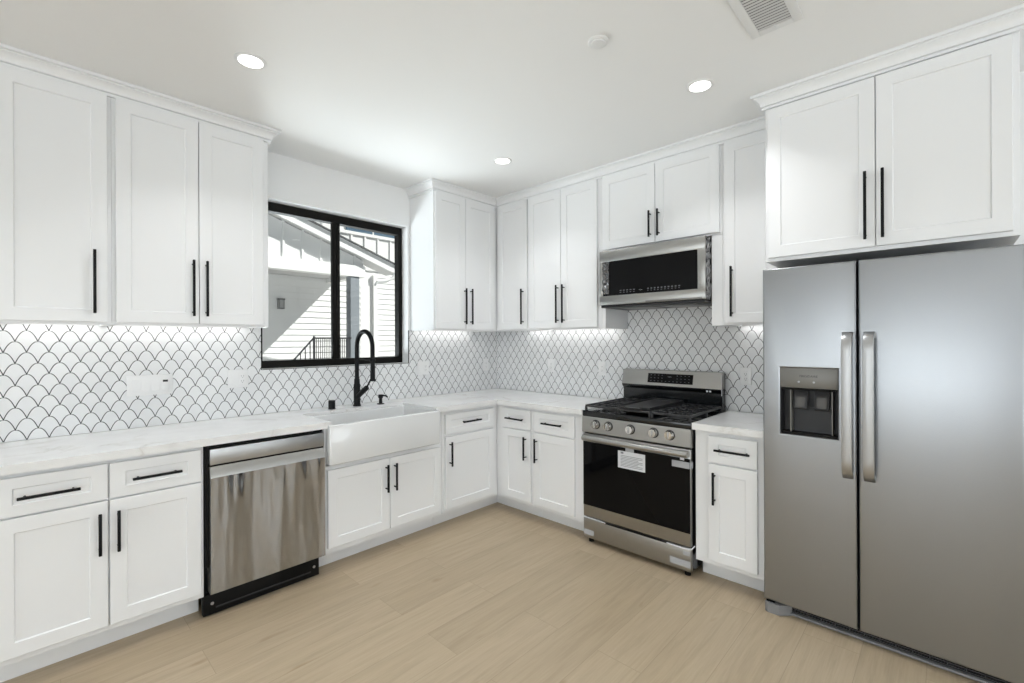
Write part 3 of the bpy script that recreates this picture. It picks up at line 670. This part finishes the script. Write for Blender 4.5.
# ------------------------------------------------------------------ refrigerator
def fridge():
    ya, ys, yb = -3.555, -3.0385, -2.6445; zt, zb = 1.758, 0.062; xf = -0.693; xd = -0.620
    t = thing('refrigerator', (-0.35, -3.1, 0), 'stainless steel side-by-side refrigerator with ice and water dispenser', 'refrigerator')
    MB().box(-0.612, -0.03, ya, yb, 0.03, zt - 0.02, 0.004).build('body', M['darkgrey'], t)
    oy0, oy1, oz0, oz1 = -2.966, -2.722, 0.922, 1.258           # dispenser opening
    b = MB(); bm = b.bm; R = 0.010                               # freezer door with a hole
    def ring(y0, y1, z0, z1, x): return [bm.verts.new(p) for p in ((x, y0, z0), (x, y1, z0), (x, y1, z1), (x, y0, z1))]
    y0, y1 = ys + 0.003, yb
    rings = [ring(oy0, oy1, oz0, oz1, xd), ring(y0, y1, zb, zt, xd)]
    for i in range(5):
        a = PI / 2 * i / 4; q = R * (1 - math.cos(a)); rings.append(ring(y0 + q, y1 - q, zb + q, zt - q, xf + R - R * math.sin(a)))
    rings += [ring(oy0 - 0.004, oy1 + 0.004, oz0 - 0.004, oz1 + 0.004, xf), ring(oy0, oy1, oz0, oz1, xf + 0.003)]
    for p, q in zip(rings, rings[1:] + rings[:1]):
        for k in range(4): bm.faces.new((p[k], p[(k + 1) % 4], q[(k + 1) % 4], q[k]))
    fd = b.build('freezer_door', M['steelfr'], t, 30)
    b = MB(); bm = b.bm; rings = [ring(ya, ys - 0.003, zb, zt, xd)]
    for i in range(5):
        a = PI / 2 * i / 4; q = R * (1 - math.cos(a)); rings.append(ring(ya + q, ys - 0.003 - q, zb + q, zt - q, xf + R - R * math.sin(a)))
    for p, q in zip(rings, rings[1:]):
        for k in range(4): bm.faces.new((p[k], p[(k + 1) % 4], q[(k + 1) % 4], q[k]))
    bm.faces.new(rings[0][::-1]); bm.faces.new(rings[-1]); rd = b.build('refrigerator_door', M['steelfr'], t, 30)
    def handle(yc, par):
        b = MB(); n = 22; zs0, zs1 = 0.755, 1.430; hw = 0.021
        sec = [(-hw, 0.001), (-hw * 0.92, -0.006), (-hw * 0.45, -0.0085), (hw * 0.45, -0.0085), (hw * 0.92, -0.006), (hw, 0.001), (hw * 0.7, 0.005), (-hw * 0.7, 0.005)]
        rows = []
        for i in range(n + 1):
            f = i / n; z = zs0 + (zs1 - zs0) * f
            e = min(f, 1 - f); x = xf - 0.008 - 0.036 * (1 - (1 - min(e / 0.10, 1)) ** 2.2) - 0.006 * math.sin(PI * f)
            rows.append([b.bm.verts.new((x + q, yc + p, z)) for p, q in sec])
        for a, c in zip(rows, rows[1:]):
            for k in range(len(sec)): b.bm.faces.new((a[k], a[(k + 1) % len(sec)], c[(k + 1) % len(sec)], c[k]))
        b.bm.faces.new(rows[0][::-1]); b.bm.faces.new(rows[-1])
        b.box(xf - 0.012, xf + 0.001, yc - hw, yc + hw, zs0, zs0 + 0.03, 0.002).box(xf - 0.012, xf + 0.001, yc - hw, yc + hw, zs1 - 0.03, zs1, 0.002)
        b.build('handle', M['steelhi'], par, 50)
    handle(-3.003, fd); handle(-3.082, rd)
    # dispenser
    b = MB(); th = 0.004                                          # dark open cavity lining
    b.box(xd - 0.004, xd - 0.0005, oy0, oy1, oz0, oz1).box(xf + 0.004, xd - 0.002, oy0 + 0.0005, oy0 + th, oz0, oz1).box(xf + 0.004, xd - 0.002, oy1 - th, oy1 - 0.0005, oz0, oz1)
    b.box(xf + 0.004, xd - 0.002, oy0, oy1, oz0 + 0.0005, oz0 + th)
    dc = b.build('dispenser_cavity', M['darkgrey'], fd, 0)
    b = MB(); b.box(xf + 0.002, xd - 0.004, oy0 + 0.001, oy1 - 0.001, 1.158, oz1 - 0.001, 0.002)
    pn = b.build('dispenser_panel', M['panelgrey'], fd)
    text('brand_lettering', 'FRIGIDAIRE', 0.0150, M['inkblack'], pn, lambda x, y, z: (xf + 0.0018 - z, -2.846 - x, 1.216 + y))
    for y in (-2.805, -2.868): MB().lathe([(0, 0.001), (0.0045, 0.001), (0.005, 0)], (xf + 0.0018, y, 1.188), (-1, 0, 0), 12).build('indicator', M['legend'], pn)
    MB().box(xf + 0.006, xd - 0.004, oy0 + 0.005, oy1 - 0.005, 1.146, 1.1575, 0.001).build('dispenser_lip', M['blackplastic'], fd)
    b = MB(); b.prism([(xd - 0.008, 0.935), (xd - 0.022, 0.935), (xd - 0.012, 1.06), (xd - 0.006, 1.06)], lambda x, z: (x, oy0 + 0.03, z), lambda x, z: (x, oy1 - 0.05, z)); b.build('splash_back', M['darkgrey'], dc, 0)
    for y0, y1 in ((-2.836, -2.775), (-2.925, -2.866)):
        b = MB(); b.prism([(xd - 0.014, 1.146), (xd - 0.026, 1.146), (xd - 0.050, 1.055), (xd - 0.046, 1.050), (xd - 0.036, 1.052)], lambda x, z: (x, y0, z), lambda x, z: (x, y1, z))
        pd = b.build('paddle', M['darkgrey'], dc, 20)
        MB().box(xd - 0.052, xd - 0.0505, y0 + 0.01, y1 - 0.01, 1.062, 1.112).xf(lambda x, y, z: (x + (z - 1.06) * 0.264, y, z)).build('paddle_film', M['film'], pd, 0)
    for y in (oy1 - 0.046, oy0 + 0.026): MB().box(xf + 0.010, xd - 0.006, y - 0.002, y + 0.002, 0.93, 1.146).build('cavity_rib', M['panelgrey'], dc, 0)
    MB().box(xf + 0.003, xd - 0.006, oy0 + 0.006, oy1 - 0.006, 0.927, 0.938, 0.002).build('drip_tray', M['blackplastic'], dc)
    # base grille, hinge cover feet
    g = MB().box(-0.640, -0.600, ya + 0.01, yb - 0.10, 0.012, 0.060).build('base_grille', M['blackplastic'], t, 0)
    b = MB()
    for z in (0.024, 0.036, 0.048): b.box(-0.6475, -0.640, ya + 0.01, yb - 0.11, z - 0.0018, z + 0.0018)
    for i in range(14):
        y = yb - 0.13 - i * 0.056; b.box(-0.6475, -0.640, y - 0.0015, y + 0.0015, 0.014, 0.058)
    b.build('grille_slats', M['slatgrey'], g, 0)
    MB().box(-0.662, -0.640, ya + 0.01, yb - 0.10, 0.006, 0.017, 0.003).build('grille_lip', M['midgrey'], g)
    b = MB(); b.prism([(-0.60, yb - 0.002), (-0.69, yb - 0.006), (-0.70, yb - 0.02), (-0.70, yb - 0.07), (-0.655, yb - 0.118), (-0.60, yb - 0.118)], lambda x, y: (x, y, 0.002), lambda x, y: (x, y, 0.052)); b.build('foot_cover', M['midgrey'], t, 30)
    b = MB(); b.box(-0.69, -0.64, yb - 0.05, yb - 0.012, 0.0525, 0.0615, 0.002); b.build('hinge', M['blackplastic'], t)
    for y in (ya + 0.05, yb - 0.05): MB().box(-0.66, -0.55, y - 0.025, y + 0.025, zt - 0.019, zt + 0.004, 0.003).build('top_hinge_cover', M['blackplastic'], t)
fridge()

# LED strips tucked up behind the face frames of the upper cabinets
def led(fn, u0, u1, direction=(0, 0, -1)):
    p = fn((u0 + u1) / 2, 0.06, UB + 0.0195)
    o = area('under_cabinet_strip', p, direction, abs(u1 - u0), 0.02, 0.75 * abs(u1 - u0), (1.0, 0.99, 0.97))
    if fn is ran: o.rotation_euler.z += PI / 2
led(win, -3.38, -2.33); led(win, -1.0, -0.40); led(ran, -1.40, -0.45); led(ran, -2.60, -2.35)

# ------------------------------------------------------------------ ceiling fittings
LIGHTS = [(-2.594, -1.02, 'recessed ceiling light above the dishwasher side, left of the room'), (-0.957, -1.029, 'recessed ceiling light farthest back, near the cabinet corner'),
          (-0.955, -2.431, 'recessed ceiling light nearest the refrigerator cabinet'), (-2.594, -2.431, None), (-4.25, -1.02, None), (-4.25, -2.431, None)]
for x, y, lab in LIGHTS:
    if lab:
        t = thing('recessed_light', (x, y, ZC), lab, 'ceiling light', 'round recessed ceiling lights')
        MB().lathe([(0.050, -0.004), (0.060, -0.006), (0.066, -0.003), (0.067, 0)], (x, y, ZC - 0.0003), (0, 0, 1), 32).build('trim_ring', M['grille'], t)
        MB().lathe([(0, -0.0045), (0.051, -0.0045), (0.051, -0.001)], (x, y, ZC - 0.0003), (0, 0, 1), 32).build('lens', M['lamp'], t)
    l = bpy.data.lights.new('downlight_beam', 'AREA'); l.shape = 'DISK'; l.size = 0.10; l.energy = 3.7; l.color = (0.97, 0.985, 1.0); l.spread = math.radians(118)
    o = bpy.data.objects.new('downlight_beam', l); C.objects.link(o); o.location = (x, y, ZC - 0.012)
t = thing('smoke_detector', (-1.609, -2.248, ZC), 'small round white smoke detector on the ceiling', 'smoke detector')
MB().lathe([(0.0, -0.017), (0.026, -0.017), (0.032, -0.0145), (0.032, -0.010)], (-1.609, -2.248, ZC - 0.0003), (0, 0, 1), 32).build('cap', M['grille'], t)
MB().lathe([(0.032, -0.010), (0.040, -0.009), (0.044, -0.005), (0.044, 0)], (-1.609, -2.248, ZC - 0.0003), (0, 0, 1), 32).build('base', M['grille'], t)
t = thing('air_vent', (-1.335, -2.83, ZC), 'rectangular white slatted air vent on the ceiling', 'vent')
vx0, vx1, vy0, vy1 = -1.505, -1.168, -2.925, -2.735; z = ZC - 0.0003
b = MB(); f = 0.034
b.box(vx0, vx1, vy0, vy0 + f, z - 0.006, z, 0.002).box(vx0, vx1, vy1 - f, vy1, z - 0.006, z, 0.002).box(vx0, vx0 + f, vy0 + f, vy1 - f, z - 0.006, z, 0.002).box(vx1 - f, vx1, vy0 + f, vy1 - f, z - 0.006, z, 0.002)
b.build('vent_frame', M['grille'], t)
MB().box(vx0 + f, vx1 - f, vy0 + f, vy1 - f, z - 0.0012, z).build('vent_back', M['ventdark'], t, 0)
n = 15
for i in range(n):
    x = vx0 + f + (vx1 - vx0 - 2 * f) * (i + 0.5) / n
    b = MB(); b.prism([(x - 0.005, z - 0.0030), (x - 0.004, z - 0.0025), (x + 0.004, z - 0.0060), (x + 0.003, z - 0.0068)], lambda a, c: (a, vy0 + f, c), lambda a, c: (a, vy1 - f, c)); b.build('slat', M['slat'], t, 0)
MB().tube([(-1.208, -2.83, z - 0.006), (-1.206, -2.832, z - 0.02)], 0.0025, 6).build('lever', M['grille'], t)

# ------------------------------------------------------------------ outside: the neighbouring house
GZ = 0.45
struct('ground', MB().box(-25, 25, 0.4, 40, -0.4, -0.15), M['concrete'], 'pale ground outside', 'ground')
h = thing('neighbor_house', (2.0, 8.7, 0), 'white board house with a gabled porch seen through the window', 'house')
WY = 8.7
def lap(b, x0, x1, z0, z1, y, hgt=0.152):
    z = z0
    while z < z1 - 1e-4:
        q = min(z + hgt, z1)
        b.prism([(y, z), (y - 0.022, z), (y - 0.006, q), (y, q)], lambda a, c: (x0, a, c), lambda a, c: (x1, a, c)); z = q
b = MB(); b.box(-6, 9, WY, WY + 0.2, -0.15, 8.0); lap(b, -6, 3.20, -0.1, 3.42, WY - 0.001); lap(b, 3.70, 9, -0.1, 3.30, WY - 0.001)
b.build('siding_wall', M['siding'], h, 0)
b = MB()                                                      # board and batten above
x = -2.0
while x < 8:
    b.box(x, x + 0.05, WY - 0.022, WY, 3.56, 7.5); x += 0.41
b.box(-6, 9, WY - 0.03, WY, 3.42, 3.56).box(2.60, 6, WY - 0.035, WY, 4.38, 4.46)
b.build('battens', M['siding_trim'], h, 0)
wn = MB().box(2.78, 4.45, WY - 0.028, WY, 4.46, 5.4).build('upper_window', M['winglass'], h, 0)
MB().box(3.58, 3.62, WY - 0.034, WY - 0.028, 4.46, 5.4).build('window_bar', M['siding_trim'], wn, 0)
MB().box(3.58, 3.70, WY - 0.07, WY - 0.0, -0.1, 3.3).build('corner_board', M['siding_trim'], h, 0)
b = MB(); b.box(3.20, 3.58, WY - 0.02, WY, -0.1, 2.98); b.build('side_panel', M['siding_trim'], h, 0)
# porch: beam, ceiling, gable
MB().box(-4.6, 2.42, 7.0, 7.25, 2.955, 3.222).build('porch_beam', M['siding_trim'], h, 0)
MB().box(2.20, 2.42, 7.25, WY - 0.03, 2.955, 3.222).build('porch_side_beam', M['siding_trim'], h, 0)
MB().box(-4.6, 2.20, 7.25, WY - 0.03, 3.06, 3.10).build('porch_ceiling', M['soffit'], h, 0)
SL = -0.3325; AX = -1.6
def rz(x): return 4.433 + SL * x if x >= AX else 4.433 + SL * (2 * AX - x)
b = MB(); b.prism([(-4.6, 3.222), (2.42, 3.222), (2.42, rz(2.42) - 0.26), (AX, rz(AX) - 0.26), (-4.6, rz(-4.6) - 0.26)], lambda x, z: (x, 7.09, z), lambda x, z: (x, 7.20, z))
x = -4.4
while x < 2.3:
    b.box(x, x + 0.045, 7.068, 7.09, 3.222, rz(x) - 0.25); x += 0.41
b.build('gable_wall', M['siding'], h, 0)
def roof(x0, x1, y0, y1, t0, t1):
    b = MB()
    pts = [(x0, rz(x0)), (AX, rz(AX)), (x1, rz(x1))] if x0 < AX < x1 else [(x0, rz(x0)), (x1, rz(x1))]
    b.prism([(x, z - t0) for x, z in pts] + [(x, z - t1) for x, z in reversed(pts)], lambda x, z: (x, y0, z), lambda x, z: (x, y1, z)); return b
r = roof(-6.46, 2.50, 6.86, WY, -0.0, 0.035); r2_ = roof(2.50, 3.27, 6.86, 7.42, 0.0, 0.035); 
rf = r.build('roof', M['shingle'], h, 0); r2_.build('roof_eave', M['shingle'], h, 0)
roof(-6.44, 3.24, 6.90, 6.945, 0.036, 0.245).build('rake_fascia', M['siding_trim'], h, 0)
roof(-6.44, 2.48, 6.946, 7.42, 0.036, 0.238).build('soffit', M['soffit'], h, 0)
roof(2.48, 3.24, 6.946, 7.42, 0.036, 0.238).build('eave_soffit', M['soffit'], h, 0)
MB().box(2.045, 2.275, 7.02, 7.24, GZ, 2.955, 0.006).build('porch_column', M['shadegrey'], h, 0)
MB().box(-4.6, 2.5, 6.95, WY - 0.03, -0.15, GZ).build('porch_floor', M['concrete'], h, 0)
b = MB(); b.tube([(3.22, 6.93, 3.15), (3.16, 6.93, 3.02), (2.98, 6.96, 2.92), (2.76, 7.0, 2.88), (2.71, 7.02, 2.80), (2.71, 7.02, 2.78)], 0.045, 8); b.build('downspout', M['siding_trim'], h)
# porch railing
ry = 7.0
t = MB().box(1.18, 2.045, ry - 0.018, ry + 0.018, 1.455, 1.49).build('porch_railing', M['rail'], h, 0)
MB().box(1.14, 1.18, ry - 0.02, ry + 0.02, -0.14, 1.52).build('post', M['rail'], t, 0)
MB().box(1.18, 2.045, ry - 0.012, ry + 0.012, 0.52, 0.545).build('bottom_rail', M['rail'], t, 0)
for i in range(19):
    x = 1.215 + i * 0.044; MB().box(x - 0.006, x + 0.006, ry - 0.006, ry + 0.006, 0.545, 1.455).build('baluster', M['rail'], t, 0)
MB().tube([(1.16, ry, 1.485), (0.36, ry, 0.60)], 0.02, 8).build('stair_rail', M['rail'], t)
for i in range(7):
    x = 1.07 - i * 0.105; z = 1.485 - (1.16 - x) * 1.106; MB().box(x - 0.009, x + 0.009, ry - 0.009, ry + 0.009, z - 0.85, z).build('baluster', M['rail'], t, 0)
# wall lantern on the porch wall
lx, lz = 1.03, 2.33
t = thing('wall_lantern', (lx, WY - 0.03, lz), 'small black outdoor wall lantern on the porch siding', 'wall light')
MB().box(lx - 0.05, lx + 0.05, WY - 0.05, WY - 0.024, lz - 0.09, lz + 0.09, 0.004).build('back_plate', M['rail'], t)
b = MB(); b.box(lx - 0.075, lx + 0.075, WY - 0.20, WY - 0.05, lz + 0.10, lz + 0.125, 0.003).box(lx - 0.065, lx + 0.065, WY - 0.19, WY - 0.06, lz - 0.125, lz - 0.11)
for sx in (-0.06, 0.05):
    for y in (WY - 0.185, WY - 0.075): b.box(lx + sx, lx + sx + 0.01, y, y + 0.01, lz - 0.11, lz + 0.10)
b.build('cage', M['rail'], t, 0)
MB().box(lx - 0.05, lx + 0.05, WY - 0.175, WY - 0.085, lz - 0.105, lz + 0.095).build('glass', M['lanternglass'], t, 0)
